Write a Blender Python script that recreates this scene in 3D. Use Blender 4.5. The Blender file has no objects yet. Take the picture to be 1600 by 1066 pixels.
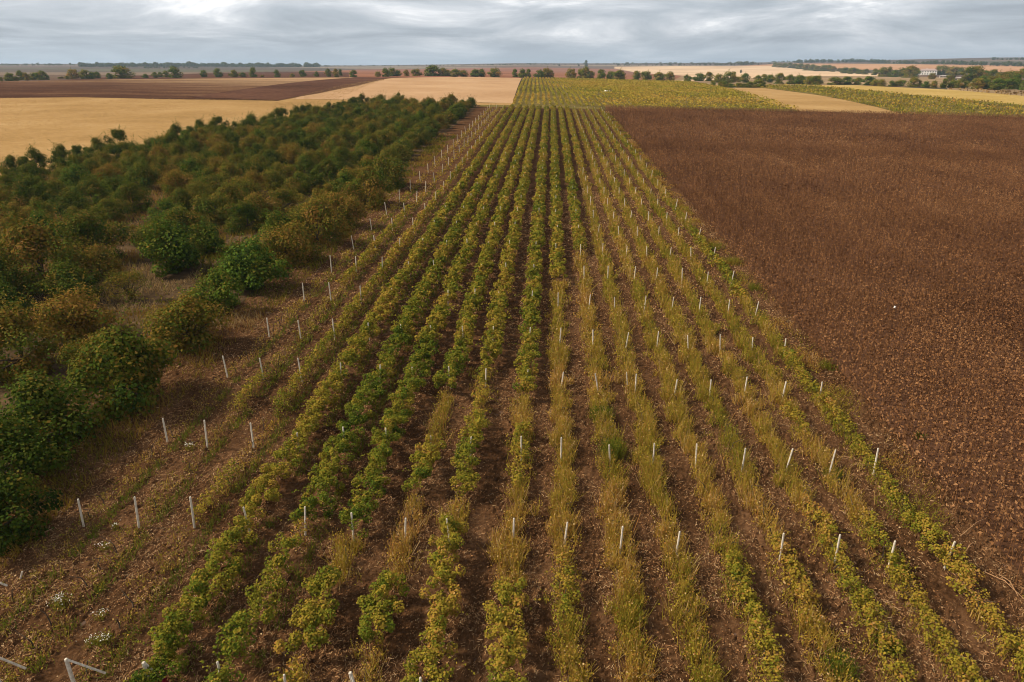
import bpy, bmesh, math, random
import numpy as np
from mathutils import Vector, noise as mnoise
rad = math.radians
SC = bpy.context.scene
COL = SC.collection
# ------------------------------------------------------------------ camera
F = 1067.0; PIT = rad(21.857); YAW = rad(3.041); HC = 25.0
cam_d = bpy.data.cameras.new("camera"); cam = bpy.data.objects.new("camera", cam_d); COL.objects.link(cam)
cam.location = (0, 0, HC); cam.rotation_euler = (rad(90) - PIT, 0, YAW)
cam_d.sensor_width = 36; cam_d.lens = 36 * F / 1600; cam_d.clip_end = 60000; cam_d.clip_start = 0.5
SC.camera = cam
# ------------------------------------------------------------------ world and sun
SUN_EL, SUN_AZ = rad(42), rad(-92)      # light from the left
w = bpy.data.worlds.new("World"); SC.world = w; w.use_nodes = True
nt = w.node_tree; nt.nodes.clear()
def nd(t, typ, **k):
    n = t.nodes.new(typ)
    for a, b in k.items(): setattr(n, a, b)
    return n
def math_n(t, op, a, b=None, clamp=False):
    n = nd(t, 'ShaderNodeMath', operation=op); n.use_clamp = clamp
    for i, q in enumerate((a, b)):
        if q is None: continue
        if isinstance(q, (int, float)): n.inputs[i].default_value = q
        else: t.links.new(q, n.inputs[i])
    return n.outputs[0]
def ramp(t, fac, stops, interp='LINEAR'):
    n = nd(t, 'ShaderNodeValToRGB'); cr = n.color_ramp; cr.interpolation = interp
    while len(cr.elements) < len(stops): cr.elements.new(0.5)
    for e, (p, c) in zip(cr.elements, stops):
        e.position = p; e.color = (c[0], c[1], c[2], 1)
    if fac is not None: t.links.new(fac, n.inputs[0])
    return n.outputs[0]
def mixc(t, fac, a, b, mode='MIX'):
    n = nd(t, 'ShaderNodeMix', data_type='RGBA', blend_type=mode)
    for i, q in ((0, fac), (6, a), (7, b)):
        if isinstance(q, (int, float)): n.inputs[i].default_value = q
        elif isinstance(q, tuple): n.inputs[i].default_value = (*q, 1)
        else: t.links.new(q, n.inputs[i])
    return n.outputs[2]
sky = nd(nt, 'ShaderNodeTexSky', sky_type='NISHITA'); sky.sun_disc = False
sky.sun_elevation = SUN_EL; sky.sun_rotation = SUN_AZ; sky.air_density = 1.0; sky.dust_density = 2.0
tc = nd(nt, 'ShaderNodeTexCoord'); sep = nd(nt, 'ShaderNodeSeparateXYZ'); nt.links.new(tc.outputs['Generated'], sep.inputs[0])
zc = math_n(nt, 'MAXIMUM', sep.outputs[2], 0.0)
den = math_n(nt, 'ADD', zc, 0.13)
cu = math_n(nt, 'DIVIDE', sep.outputs[0], den); cv = math_n(nt, 'DIVIDE', sep.outputs[1], den)
cxy = nd(nt, 'ShaderNodeCombineXYZ'); nt.links.new(cu, cxy.inputs[0]); nt.links.new(cv, cxy.inputs[1])
nz = nd(nt, 'ShaderNodeTexNoise'); nz.inputs['Scale'].default_value = 0.8; nz.inputs['Detail'].default_value = 10; nz.inputs['Roughness'].default_value = 0.6
nz.inputs['Distortion'].default_value = 0.5
nt.links.new(cxy.outputs[0], nz.inputs['Vector'])
nz2 = nd(nt, 'ShaderNodeTexNoise'); nz2.inputs['Scale'].default_value = 0.25; nz2.inputs['Detail'].default_value = 3
nt.links.new(cxy.outputs[0], nz2.inputs['Vector'])
cl = math_n(nt, 'ADD', math_n(nt, 'SUBTRACT', math_n(nt, 'MULTIPLY', nz.outputs[0], 0.98), 0.13), math_n(nt, 'MULTIPLY', nz2.outputs[0], 0.46))
el = math_n(nt, 'MULTIPLY', math_n(nt, 'MINIMUM', zc, 0.12), 1.15)
cl = math_n(nt, 'ADD', cl, el)
K = 12.5
ccol = ramp(nt, cl, [(0.50, (0.27, 0.30, 0.34)), (0.60, (0.345, 0.38, 0.42)), (0.68, (0.44, 0.465, 0.50)), (0.74, (0.54, 0.56, 0.59)), (0.80, (0.74, 0.74, 0.75))])
hz = ramp(nt, zc, [(0.0, (1, 1, 1)), (0.035, (0, 0, 0))])
ccol = mixc(nt, math_n(nt, 'MULTIPLY', hz, 0.55), ccol, (0.46, 0.53, 0.60))
ccol = mixc(nt, 1.0, ccol, (K, K, K), 'MULTIPLY')
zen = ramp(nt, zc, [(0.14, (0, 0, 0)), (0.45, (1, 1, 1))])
ccol = mixc(nt, math_n(nt, 'MULTIPLY', zen, 0.8), ccol, (3.3, 3.2, 3.0))   # unseen zenith dimmed and made neutral to weaken the ambient light
# clouds cover nearly all of the clear-air sky
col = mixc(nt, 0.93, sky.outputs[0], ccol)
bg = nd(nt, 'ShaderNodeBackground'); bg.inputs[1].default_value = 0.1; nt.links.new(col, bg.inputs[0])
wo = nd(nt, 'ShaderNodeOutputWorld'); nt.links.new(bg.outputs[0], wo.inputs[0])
sd = bpy.data.lights.new("sun", 'SUN'); sun = bpy.data.objects.new("sun", sd); COL.objects.link(sun)
sd.energy = 4.8; sd.angle = rad(7); sd.color = (1.0, 0.86, 0.66)
sdir = Vector((math.sin(SUN_AZ) * math.cos(SUN_EL), math.cos(SUN_AZ) * math.cos(SUN_EL), math.sin(SUN_EL)))
sun.rotation_euler = sdir.to_track_quat('Z', 'Y').to_euler()
SC.view_settings.view_transform = 'Standard'; SC.view_settings.look = 'None'
SC.view_settings.exposure = 0.3; SC.view_settings.gamma = 1.0
SC.cycles.filter_width = 1.0
# ------------------------------------------------------------------ terrain
rng = np.random.default_rng(7); random.seed(7)
def sm(a, b, x):
    t = np.clip((x - a) / (b - a), 0, 1); return t * t * (3 - 2 * t)
def soft(x, a, wd): return np.where(x < a, x, a + wd * (1 - np.exp(-(np.maximum(x, a) - a) / wd)))
SKX = np.array([-60, -38, -34, -28, -20, -10, 0, 8, 17, 22, 27, 33, 60.])
SKY = np.array([103, 102.5, 100.8, 100.5, 102.5, 102, 99.3, 99.5, 99, 97.5, 96, 94, 94.])
def terr(X, Y):
    X = np.asarray(X, float); Y = np.asarray(Y, float)
    fy = .02734 * soft(Y, 300, 180); fy = np.where(Y < 0, .02734 * Y * np.exp(np.minimum(Y, 0) / 300), fy)
    fx = np.where(X < 0, .0198 * soft(-X, 60, 60), -.0198 * soft(X, 180, 60))
    z = fy + fx
    r = np.hypot(X, Y); az = np.degrees(np.arctan2(X, np.maximum(Y, 1e-3))); az = np.where(Y < 0, 60 * np.sign(X), az)
    ys = np.interp(az + 3.0, SKX, SKY)
    hh = HC + (105 - ys) * 7000 / 1067
    far = sm(1900, 7000, r)
    wob = 5 * np.sin(X / 700 + 1.3) * np.cos(Y / 900) * sm(1200, 3000, r) + 7 * np.sin(X / 1500 + Y / 2300) * sm(2500, 5000, r) * (1 - far)
    return z * (1 - far) + hh * far + wob * (1 - far)
def ray(px, py):
    u = (px - 800) / F; v = (py - 533) / F
    cp, sp = math.cos(PIT), math.sin(PIT)
    yf = cp - v * sp; z = -sp - v * cp
    return u * math.cos(YAW) - yf * math.sin(YAW), u * math.sin(YAW) + yf * math.cos(YAW), z
RR = np.geomspace(8, 13500, 5000)
def hit(px, py, h=0.0):
    X, Y, z = ray(px, py); n = math.hypot(X, Y); X /= n; Y /= n; z /= n
    d = HC + z * RR - terr(X * RR, Y * RR) - h
    k = int(np.argmax(d < 0))
    if d[k] >= 0: return X * 9000, Y * 9000
    t = d[k - 1] / (d[k - 1] - d[k]); r = RR[k - 1] + t * (RR[k] - RR[k - 1])
    return X * r, Y * r
def depth(X, Y): return -X * math.sin(YAW) + Y * math.cos(YAW)
def tz(x, y): return float(terr(x, y))
# ------------------------------------------------------------------ mesh helpers
def tag(o, label=None, cat=None, group=None, kind=None):
    if label: o['label'] = label
    if cat: o['category'] = cat
    if group: o['group'] = group
    if kind: o['kind'] = kind
    return o
def link(name, me, parent=None):
    o = bpy.data.objects.new(name, me); COL.objects.link(o)
    if parent is not None: o.parent = parent
    return o
def quad_mesh(name, Q, mat, tint=None):
    """Q: (n,4,3) array of leaf-like quads"""
    n = len(Q); me = bpy.data.meshes.new(name)
    me.vertices.add(n * 4); me.vertices.foreach_set('co', Q.astype(np.float32).reshape(-1))
    me.loops.add(n * 4); me.loops.foreach_set('vertex_index', np.arange(n * 4, dtype=np.int32))
    me.polygons.add(n); me.polygons.foreach_set('loop_start', np.arange(0, n * 4, 4, dtype=np.int32))
    if tint is not None:
        a = me.attributes.new('tint', 'FLOAT', 'FACE'); a.data.foreach_set('value', tint.astype(np.float32))
    me.materials.append(mat); me.update(); me.validate()
    return me
def poly_mesh(name, V, Fc, mat):
    me = bpy.data.meshes.new(name); me.from_pydata([tuple(map(float, v)) for v in V], [], Fc); me.materials.append(mat); me.update(); return me
def grid_mesh(name, P, mat, smooth=True):
    a, b = P.shape[:2]; me = bpy.data.meshes.new(name)
    me.vertices.add(a * b); me.vertices.foreach_set('co', P.astype(np.float32).reshape(-1))
    i = np.arange(a * b).reshape(a, b)
    f = np.stack([i[:-1, :-1], i[:-1, 1:], i[1:, 1:], i[1:, :-1]], -1).reshape(-1, 4)
    me.loops.add(f.size); me.loops.foreach_set('vertex_index', f.reshape(-1).astype(np.int32))
    me.polygons.add(len(f)); me.polygons.foreach_set('loop_start', np.arange(0, f.size, 4, dtype=np.int32))
    me.polygons.foreach_set('use_smooth', np.full(len(f), smooth))
    me.materials.append(mat); me.update(); me.validate(); return me
def rdir(n):
    v = rng.normal(size=(n, 3)); return v / np.linalg.norm(v, axis=1, keepdims=True)
def leaves(C, size, nrm=None, spread=0.9, droop=0.0, aspect=0.8):
    """diamond shaped, slightly folded leaves at centres C"""
    n = len(C); size = np.broadcast_to(np.asarray(size, float), (n,))[:, None]
    N = rdir(n) * spread + (nrm if nrm is not None else np.array([0, 0, .8]))
    N /= np.linalg.norm(N, axis=1, keepdims=True) + 1e-9
    T = np.cross(N, rdir(n)); T /= np.linalg.norm(T, axis=1, keepdims=True) + 1e-9
    B = np.cross(N, T)
    T = T * size * .5; B = B * size * .5 * aspect
    up = N * size * .12
    return np.stack([C - T, C + B - T * .15 + up, C + T, C - B - T * .15 + up], 1)
def blades(C, h, wd, lean=0.25):
    """upright narrow blades rooted at C"""
    n = len(C); h = np.broadcast_to(np.asarray(h, float), (n,)); wd = np.broadcast_to(np.asarray(wd, float), (n,))
    a = rng.uniform(0, 2 * np.pi, n); S = np.stack([np.cos(a), np.sin(a), np.zeros(n)], 1) * wd[:, None] * .5
    T = np.stack([rng.normal(size=n) * lean * h, rng.normal(size=n) * lean * h, h], 1)
    return np.stack([C - S, C + S, C + T + S * .45, C + T - S * .45], 1)
def tube(pts, rads, sides=6):
    V = []; Fc = []
    for k, (p, r) in enumerate(zip(pts, rads)):
        p = Vector(p); d = (Vector(pts[min(k + 1, len(pts) - 1)]) - Vector(pts[max(k - 1, 0)])).normalized()
        a = d.orthogonal().normalized(); b = d.cross(a)
        for s in range(sides):
            t = 2 * math.pi * s / sides; V.append(p + (a * math.cos(t) + b * math.sin(t)) * r)
    for k in range(len(pts) - 1):
        for s in range(sides):
            s2 = (s + 1) % sides; Fc.append((k * sides + s, k * sides + s2, (k + 1) * sides + s2, (k + 1) * sides + s))
    Fc.append(tuple(range(sides))[::-1]); Fc.append(tuple((len(pts) - 1) * sides + s for s in range(sides)))
    return V, Fc
def merge(parts):
    V = []; Fc = []
    for v, f in parts:
        o = len(V); V += list(v); Fc += [tuple(i + o for i in q) for q in f]
    return V, Fc
def box(x0, x1, y0, y1, z0, z1):
    V = [(x0, y0, z0), (x1, y0, z0), (x1, y1, z0), (x0, y1, z0), (x0, y0, z1), (x1, y0, z1), (x1, y1, z1), (x0, y1, z1)]
    return V, [(3, 2, 1, 0), (4, 5, 6, 7), (0, 1, 5, 4), (1, 2, 6, 5), (2, 3, 7, 6), (3, 0, 4, 7)]
ONES = ['', 'first', 'second', 'third', 'fourth', 'fifth', 'sixth', 'seventh', 'eighth', 'ninth', 'tenth', 'eleventh', 'twelfth', 'thirteenth', 'fourteenth', 'fifteenth', 'sixteenth', 'seventeenth', 'eighteenth', 'nineteenth']
TENS = ['', '', 'twent', 'thirt', 'fort', 'fift', 'sixt', 'sevent', 'eight', 'ninet']
def nth(n):
    if n < 20: return ONES[n]
    if n >= 100: return 'hundredth' if n == 100 else 'hundred and ' + nth(n - 100)
    return TENS[n // 10] + ('ieth' if n % 10 == 0 else 'y-' + ONES[n % 10])
# ------------------------------------------------------------------ materials
def mat(name):
    m = bpy.data.materials.new(name); m.use_nodes = True; t = m.node_tree; t.nodes.clear()
    out = nd(t, 'ShaderNodeOutputMaterial'); return m, t, out
def principled(t, out, colr, rough=0.9, spec=0.15, bump=None):
    p = nd(t, 'ShaderNodeBsdfPrincipled')
    if isinstance(colr, tuple): p.inputs['Base Color'].default_value = (*colr, 1)
    else: t.links.new(colr, p.inputs['Base Color'])
    p.inputs['Roughness'].default_value = rough; p.inputs['Specular IOR Level'].default_value = spec
    if bump is not None: t.links.new(bump, p.inputs['Normal'])
    t.links.new(p.outputs[0], out.inputs[0]); return p
def coords(t, sx=1, sy=1, sz=1):
    g = nd(t, 'ShaderNodeNewGeometry'); m = nd(t, 'ShaderNodeMapping'); m.inputs['Scale'].default_value = (sx, sy, sz)
    t.links.new(g.outputs['Position'], m.inputs[0]); return m.outputs[0]
def noise_n(t, vec, scale, detail=5, rough=0.6, dist=0.0):
    n = nd(t, 'ShaderNodeTexNoise'); n.inputs['Scale'].default_value = scale; n.inputs['Detail'].default_value = detail
    n.inputs['Roughness'].default_value = rough; n.inputs['Distortion'].default_value = dist; t.links.new(vec, n.inputs['Vector']); return n.outputs[0]
def bump_n(t, h, strength, distance):
    b = nd(t, 'ShaderNodeBump'); b.inputs['Strength'].default_value = strength; b.inputs['Distance'].default_value = distance
    t.links.new(h, b.inputs['Height']); return b.outputs[0]
LEAF_STOPS = [(0.0, (.024, .042, .007)), (.2, (.078, .115, .012)), (.40, (.160, .150, .017)), (.56, (.270, .200, .026)), (.70, (.31, .185, .038)), (.78, (.30, .135, .035)), (.86, (.36, .235, .085)), (1.0, (.46, .33, .17))]
def leaf_mat(name, stops, transl=0.25, bright=1.0):
    m, t, out = mat(name)
    at = nd(t, 'ShaderNodeAttribute', attribute_name='tint')
    oi = nd(t, 'ShaderNodeObjectInfo'); s = nd(t, 'ShaderNodeSeparateColor'); t.links.new(oi.outputs['Color'], s.inputs[0])
    f = math_n(t, 'ADD', at.outputs['Fac'], math_n(t, 'SUBTRACT', s.outputs[0], 0.5), True)
    c = ramp(t, f, stops)
    b = math_n(t, 'MULTIPLY', math_n(t, 'ADD', s.outputs[1], 0.0), 2.0 * bright)
    cm = nd(t, 'ShaderNodeCombineColor')
    for i in range(3): t.links.new(b, cm.inputs[i])
    c = mixc(t, 1.0, c, cm.outputs[0], 'MULTIPLY')
    p = principled(t, out, c, 0.8, 0.03)
    tr = nd(t, 'ShaderNodeBsdfTranslucent'); t.links.new(c, tr.inputs[0])
    mx = nd(t, 'ShaderNodeMixShader'); mx.inputs[0].default_value = transl
    t.links.new(p.outputs[0], mx.inputs[1]); t.links.new(tr.outputs[0], mx.inputs[2]); t.links.new(mx.outputs[0], out.inputs[0])
    return m
M_leaf = leaf_mat('vine_leaf', LEAF_STOPS)
M_tree = leaf_mat('tree_leaf', [(0.0, (.016, .030, .006)), (.2, (.046, .080, .009)), (.42, (.082, .085, .011)), (.6, (.150, .098, .016)), (.78, (.165, .080, .018)), (1.0, (.21, .13, .05))])
M_dry = leaf_mat('dry_plant', [(0.0, (.026, .013, .008)), (.3, (.080, .036, .016)), (.55, (.145, .070, .030)), (.8, (.245, .138, .066)), (1.0, (.36, .26, .15))], 0.1)
M_gold = leaf_mat('dry_crop', [(0.0, (.17, .105, .035)), (.4, (.28, .175, .064)), (.75, (.38, .25, .105)), (1.0, (.48, .34, .16))], 0.15)
def mk_soil(name, near=True):
    m, t, out = mat(name)
    v = coords(t); n1 = noise_n(t, v, 0.22, 6, .62); n2 = noise_n(t, v, 5.0, 6, .7)
    vs = coords(t, 1.0, 0.38, 1.0); n3 = noise_n(t, vs, 7.0, 5, .72, 1.2)
    a = math_n(t, 'ADD', math_n(t, 'MULTIPLY', n1, .45), math_n(t, 'MULTIPLY', n2, .55))
    base = ramp(t, a, [(.36, (.032, .016, .0075)), (.5, (.080, .040, .019)), (.64, (.145, .078, .040))])
    st = ramp(t, n3, [(.56, (0, 0, 0)), (.70, (1, 1, 1))])
    n4 = noise_n(t, v, .6, 3); k = math_n(t, 'MULTIPLY', st, ramp(t, n4, [(.38, (.15, .15, .15)), (.62, (.95, .95, .95))]))
    c = mixc(t, k, base, (.235, .140, .074))
    b = bump_n(t, n2, .9, .10)
    principled(t, out, c, 1.0, 0.0, b); return m
M_soil = mk_soil('tilled_soil')
def mk_ground(name, stops, scale, sx=1, sy=1, detail=7, scale2=None, bump=.0):
    m, t, out = mat(name)
    v = coords(t, sx, sy, 1); a = noise_n(t, v, scale, detail, .65)
    if scale2:
        b2 = noise_n(t, coords(t), scale2, 4, .6); a = math_n(t, 'ADD', math_n(t, 'MULTIPLY', a, .5), math_n(t, 'MULTIPLY', b2, .5))
    c = ramp(t, a, stops)
    principled(t, out, c, 1.0, 0.0, bump_n(t, a, .8, bump) if bump else None); return m
M_orch = mk_ground('orchard_floor', [(.35, (.030, .025, .012)), (.5, (.070, .045, .026)), (.62, (.12, .078, .042)), (.72, (.27, .18, .10))], 1.6, scale2=.16, bump=.15)
M_sunsoil = mk_ground('brown_crop_floor', [(.35, (.060, .030, .017)), (.6, (.115, .058, .034))], 2.0, scale2=.05)
M_goldg = mk_ground('straw_field', [(.36, (.25, .155, .062)), (.5, (.335, .21, .088)), (.64, (.41, .275, .13))], 1.1, sx=.5, sy=1.5, scale2=.03)
M_peach = mk_ground('peach_straw', [(.36, (.32, .195, .105)), (.5, (.40, .255, .145)), (.64, (.47, .32, .195))], .8, sx=.4, sy=1.5, scale2=.02)
M_goldg2 = mk_ground('yellow_straw_field', [(.36, (.28, .19, .055)), (.5, (.37, .26, .085)), (.64, (.46, .32, .13))], .5, scale2=.02)
M_brown = mk_ground('ploughed_brown', [(.36, (.050, .024, .015)), (.5, (.085, .042, .028)), (.64, (.13, .065, .040))], .35, scale2=.02)
M_vinefloor = mk_ground('vineyard_floor_far', [(.36, (.050, .040, .014)), (.5, (.12, .095, .030)), (.64, (.20, .15, .055))], .5, scale2=.03)
M_red = mk_ground('reddish_field', [(.36, (.155, .068, .040)), (.5, (.22, .10, .060)), (.64, (.29, .145, .088))], .02, sx=.3, scale2=.006)
M_cream = mk_ground('pale_stubble', [(.36, (.40, .27, .165)), (.5, (.56, .40, .26)), (.64, (.66, .50, .34))], .02, sx=.25, scale2=.004)
M_beige = mk_ground('beige_stubble', [(.36, (.17, .115, .065)), (.5, (.25, .175, .10)), (.64, (.36, .255, .155))], .03, sx=.3, scale2=.006)
M_orange = mk_ground('orange_field', [(.36, (.33, .17, .085)), (.5, (.43, .24, .13)), (.64, (.50, .31, .18))], .01, sx=.2, scale2=.003)
def mk_mixfield():
    m, t, out = mat('mottled_stubble')
    g = nd(t, 'ShaderNodeNewGeometry'); s = nd(t, 'ShaderNodeSeparateXYZ'); t.links.new(g.outputs['Position'], s.inputs[0])
    n = noise_n(t, coords(t, .35, 1, 1), .035, 7, .72); n2 = noise_n(t, coords(t), .8, 4, .7)
    gx = math_n(t, 'MULTIPLY', math_n(t, 'ADD', s.outputs[0], 420), 0.0010)
    gy = math_n(t, 'MULTIPLY', math_n(t, 'SUBTRACT', s.outputs[1], 480), 0.0014)
    a = math_n(t, 'ADD', math_n(t, 'ADD', math_n(t, 'SUBTRACT', gx, .13), gy), math_n(t, 'ADD', math_n(t, 'MULTIPLY', n, 1.0), math_n(t, 'MULTIPLY', math_n(t, 'SUBTRACT', n2, .5), .5)))
    c = ramp(t, a, [(.36, (.062, .030, .018)), (.52, (.115, .060, .034)), (.68, (.20, .125, .070)), (.84, (.34, .22, .125))])
    principled(t, out, c, 1.0, 0.0); return m
M_mix = mk_mixfield()
def mk_base():
    m, t, out = mat('open_country')
    v = coords(t, .0009, .0022, 0); vo = nd(t, 'ShaderNodeTexVoronoi', voronoi_dimensions='2D'); vo.inputs['Scale'].default_value = 1.0
    n0 = nd(t, 'ShaderNodeTexNoise'); n0.inputs['Scale'].default_value = 1.3; t.links.new(v, n0.inputs['Vector'])
    vv = nd(t, 'ShaderNodeVectorMath', operation='ADD'); t.links.new(v, vv.inputs[0]); t.links.new(n0.outputs['Color'], vv.inputs[1]); t.links.new(vv.outputs[0], vo.inputs['Vector'])
    s = nd(t, 'ShaderNodeSeparateColor'); t.links.new(vo.outputs['Color'], s.inputs[0])
    c = ramp(t, s.outputs[0], [(0, (.08, .06, .045)), (.25, (.12, .08, .06)), (.45, (.09, .085, .05)), (.6, (.18, .13, .095)), (.8, (.10, .06, .045)), (.92, (.24, .19, .14))], 'CONSTANT')
    n = noise_n(t, coords(t, .002, .006, 1), 1.0, 8, .7)
    c = mixc(t, ramp(t, n, [(.4, (0, 0, 0)), (.7, (.6, .6, .6))]), c, (.15, .12, .085))
    principled(t, out, c, 1.0, 0.0); return m
M_base = mk_base()
def mk_post():
    m, t, out = mat('weathered_concrete')
    n = noise_n(t, coords(t, 1, 1, .5), 14, 5, .7)
    c = ramp(t, n, [(.3, (.34, .29, .22)), (.5, (.60, .54, .45)), (.7, (.74, .69, .60))])
    principled(t, out, c, .85, .2, bump_n(t, n, .5, .01)); return m
M_post = mk_post()
def mk_bark():
    m, t, out = mat('bark'); n = noise_n(t, coords(t, 1, 1, .25), 9, 5, .7)
    principled(t, out, ramp(t, n, [(.35, (.030, .022, .016)), (.65, (.105, .080, .060))]), .9, .1, bump_n(t, n, .8, .03)); return m
M_bark = mk_bark()
def plain(name, c, rough=.8, var=.12, sc=3.0):
    m, t, out = mat(name); n = noise_n(t, coords(t), sc, 4, .6)
    principled(t, out, ramp(t, n, [(.3, tuple(x * (1 - var) for x in c)), (.7, tuple(min(1, x * (1 + var)) for x in c))]), rough, .2); return m
# ------------------------------------------------------------------ ground
def polar_ground():
    th = np.concatenate([np.radians(np.arange(-45, 45, .5)), np.radians(np.arange(45, 315.1, 5))])
    r = np.concatenate([[0.01], np.geomspace(4, 14000, 330)])
    T, R = np.meshgrid(th, r); X = R * np.sin(T); Y = R * np.cos(T)
    Z = terr(X, Y) - .12 - R * .0007
    return grid_mesh('open_country', np.stack([X, Y, Z], -1)[:, ::-1], M_base)
tag(link('open_country', polar_ground()), kind='structure')
def sheet(name, pts, m, lift=0.0, kind='structure', px=True, dth=.6, dr=.02):
    """a field: a polygon on the ground, cut finely enough to follow the terrain"""
    W = [hit(*p) for p in pts] if px else pts
    P = [(math.atan2(x, y), math.log(math.hypot(x, y))) for x, y in W]
    if not px:   # densify straight edges
        W2 = []
        for (a, b), (c, d) in zip(W, W[1:] + W[:1]):
            for k in range(40): W2.append((a + (c - a) * k / 40, b + (d - b) * k / 40))
        P = [(math.atan2(x, y), math.log(math.hypot(x, y))) for x, y in W2]
    bm = bmesh.new(); vs = [bm.verts.new((a, b, 0)) for a, b in P]; bm.faces.new(vs)
    bmesh.ops.triangulate(bm, faces=bm.faces[:])
    amin, amax = min(p[0] for p in P), max(p[0] for p in P); bmin, bmax = min(p[1] for p in P), max(p[1] for p in P)
    da = max(rad(dth), (amax - amin) / 60); db = max(dr, (bmax - bmin) / 60)
    for k in range(1, int((amax - amin) / da) + 1):
        bmesh.ops.bisect_plane(bm, geom=bm.verts[:] + bm.edges[:] + bm.faces[:], plane_co=(amin + k * da, 0, 0), plane_no=(1, 0, 0))
    for k in range(1, int((bmax - bmin) / db) + 1):
        bmesh.ops.bisect_plane(bm, geom=bm.verts[:] + bm.edges[:] + bm.faces[:], plane_co=(0, bmin + k * db, 0), plane_no=(0, 1, 0))
    for v in bm.verts:
        a, b = v.co.x, v.co.y; r = math.exp(b); x, y = r * math.sin(a), r * math.cos(a)
        v.co = (x, y, tz(x, y) + lift * (1 + r * .002) - r * .0003)
    bmesh.ops.recalc_face_normals(bm, faces=bm.faces[:])
    if sum(f.normal.z for f in bm.faces) < 0: bmesh.ops.reverse_faces(bm, faces=bm.faces[:])
    me = bpy.data.meshes.new(name); bm.to_mesh(me); bm.free(); me.materials.append(m)
    for p in me.polygons: p.use_smooth = True
    return tag(link(name, me), kind=kind), W
# row positions measured along the vineyard
XR = [-25.23, -22.34, -19.18, -16.04, -13.0, -10.23, -7.38, -4.73, -1.51, 1.23, 4.24, 7.05, 9.97, 12.71, 15.51, 18.25, 21.1]
YP = [20.0, 29.99, 38.42, 48.25, 56.9, 66.44, 76.1, 85.77, 95.69, 105.55, 115.23]
while YP[-1] < 300: YP.append(YP[-1] + 9.75)
YEND = 305.0
SOIL_G = [(sc, amp, rng.normal(size=(int(60 / sc) + 8, int(95 / sc) + 8))) for sc, amp in ((.30, .035), (.16, .045), (.9, .035))]
def soil_h(X, Y):
    """height of the clods above the smooth terrain"""
    n = np.zeros_like(X); Yc = np.clip(Y, 12, 99); Xc = np.clip(X, -31.9, 25.9)
    for sc, amp, gx in SOIL_G:
        u = (Xc + 32) / sc; v = (Yc - 11) / sc
        i = u.astype(int); j = v.astype(int); fu = u - i; fv = v - j; fu = fu * fu * (3 - 2 * fu); fv = fv * fv * (3 - 2 * fv)
        n += amp * ((gx[i, j] * (1 - fu) + gx[i + 1, j] * fu) * (1 - fv) + (gx[i, j + 1] * (1 - fu) + gx[i + 1, j + 1] * fu) * fv)
    d = np.min(np.abs(X[..., None] - np.array(XR)), -1); n += .10 * np.exp(-(d / .5) ** 2) - .03
    return n * (1 - sm(90, 99, Y) * .9) + .02
def soil_near():
    xs = np.arange(-31.5, 25.2, .15); ys = np.concatenate([np.arange(12, 62, .15), np.arange(62, 100, .4)])
    X, Y = np.meshgrid(xs, ys)
    return grid_mesh('vineyard_soil', np.stack([X, Y, terr(X, Y) + soil_h(X, Y)], -1), M_soil, False)
tag(link('vineyard_soil', soil_near()), kind='structure')
sheet('vineyard_soil_beyond', [(-31.5, 99.6), (25.2, 99.6), (25.2, 322), (-31.5, 322)], M_soil, .02, px=False)
sheet('vineyard_soil_below', [(-40, 6), (30, 6), (30, 12.1), (-40, 12.1)], M_soil, .0, px=False)
sheet('orchard_ground', [(-31.4, 14), (-31.4, 322), (-78, 322), (-104, 130), (-104, 60), (-60, 14)], M_orch, .02, px=False)
sheet('sunflower_field_ground', [(25.1, 14), (60, 14), (235, 240), (300, 330), (21, 322), (25.1, 300)], M_sunsoil, .02, px=False)
GOLD = [(-103, 60), (-103.9, 130), (-77.9, 322), (-31.5, 322), (-17.3, 321), (-33, 828), (-100, 845), (-161, 735), (-143, 500), (-122, 326), (-262, 333), (-420, 345), (-420, 60)]
sheet('straw_field', GOLD, M_goldg, .0, px=False)
PEACH = [(-78, 336), (-17.6, 336), (-33, 828), (-100, 845), (-161, 735), (-143, 500), (-122, 336)]
sheet('peach_stubble', PEACH, M_peach, .06, px=False)
sheet('ploughed_strip', [(300, 152.5), (435, 157.2), (500, 145.8), (560, 134), (612, 122), (560, 120.8), (480, 127), (400, 137)], M_brown, .12)
sheet('mottled_stubble', [(-120, 152), (0, 153), (130, 152), (260, 155), (435, 157.5), (560, 121), (540, 120.5), (270, 123), (130, 124.5), (0, 127), (-120, 130)], M_mix, .03)
FARV = [(-17, 323), (24, 323), (60, 324.5), (112, 327), (128, 480), (150, 790), (28, 822), (-32, 826)]
sheet('far_vineyard_ground', FARV, M_vinefloor, .05, px=False)
sheet('track_between_vineyards', [(-31, 312), (24, 312), (24, 323), (-17, 323), (-31, 322)], M_vinefloor, .06, px=False)
sheet('tan_field', [(1120, 137), (1190, 137.5), (1285, 150), (1420, 178.6), (1250, 174.2), (1180, 155)], M_goldg, .08)
sheet('green_strip_ground', [(1120, 133.5), (1250, 133), (1425, 149), (1720, 178), (1720, 188), (1600, 184), (1410, 178.6), (1285, 150), (1190, 137.5)], M_vinefloor, .10)
sheet('yellow_field', [(1250, 133), (1330, 133), (1480, 140), (1720, 163), (1720, 179), (1600, 176), (1425, 149)], M_goldg2, .06)
sheet('rough_margin', [(1480, 137), (1720, 153), (1720, 163), (1480, 140.3)], M_beige, .05)
sheet('beige_stubble', [(1050, 127), (1065, 119), (1240, 118), (1330, 118.5), (1480, 121), (1720, 128), (1720, 153), (1480, 137), (1330, 133), (1120, 134), (1090, 130)], M_beige, .03)
sheet('pale_stubble', [(960, 104.2), (1060, 103.2), (1200, 103), (1300, 110), (1450, 119), (1240, 119), (1065, 127), (1075, 119), (960, 107)], M_cream, .06)
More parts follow.
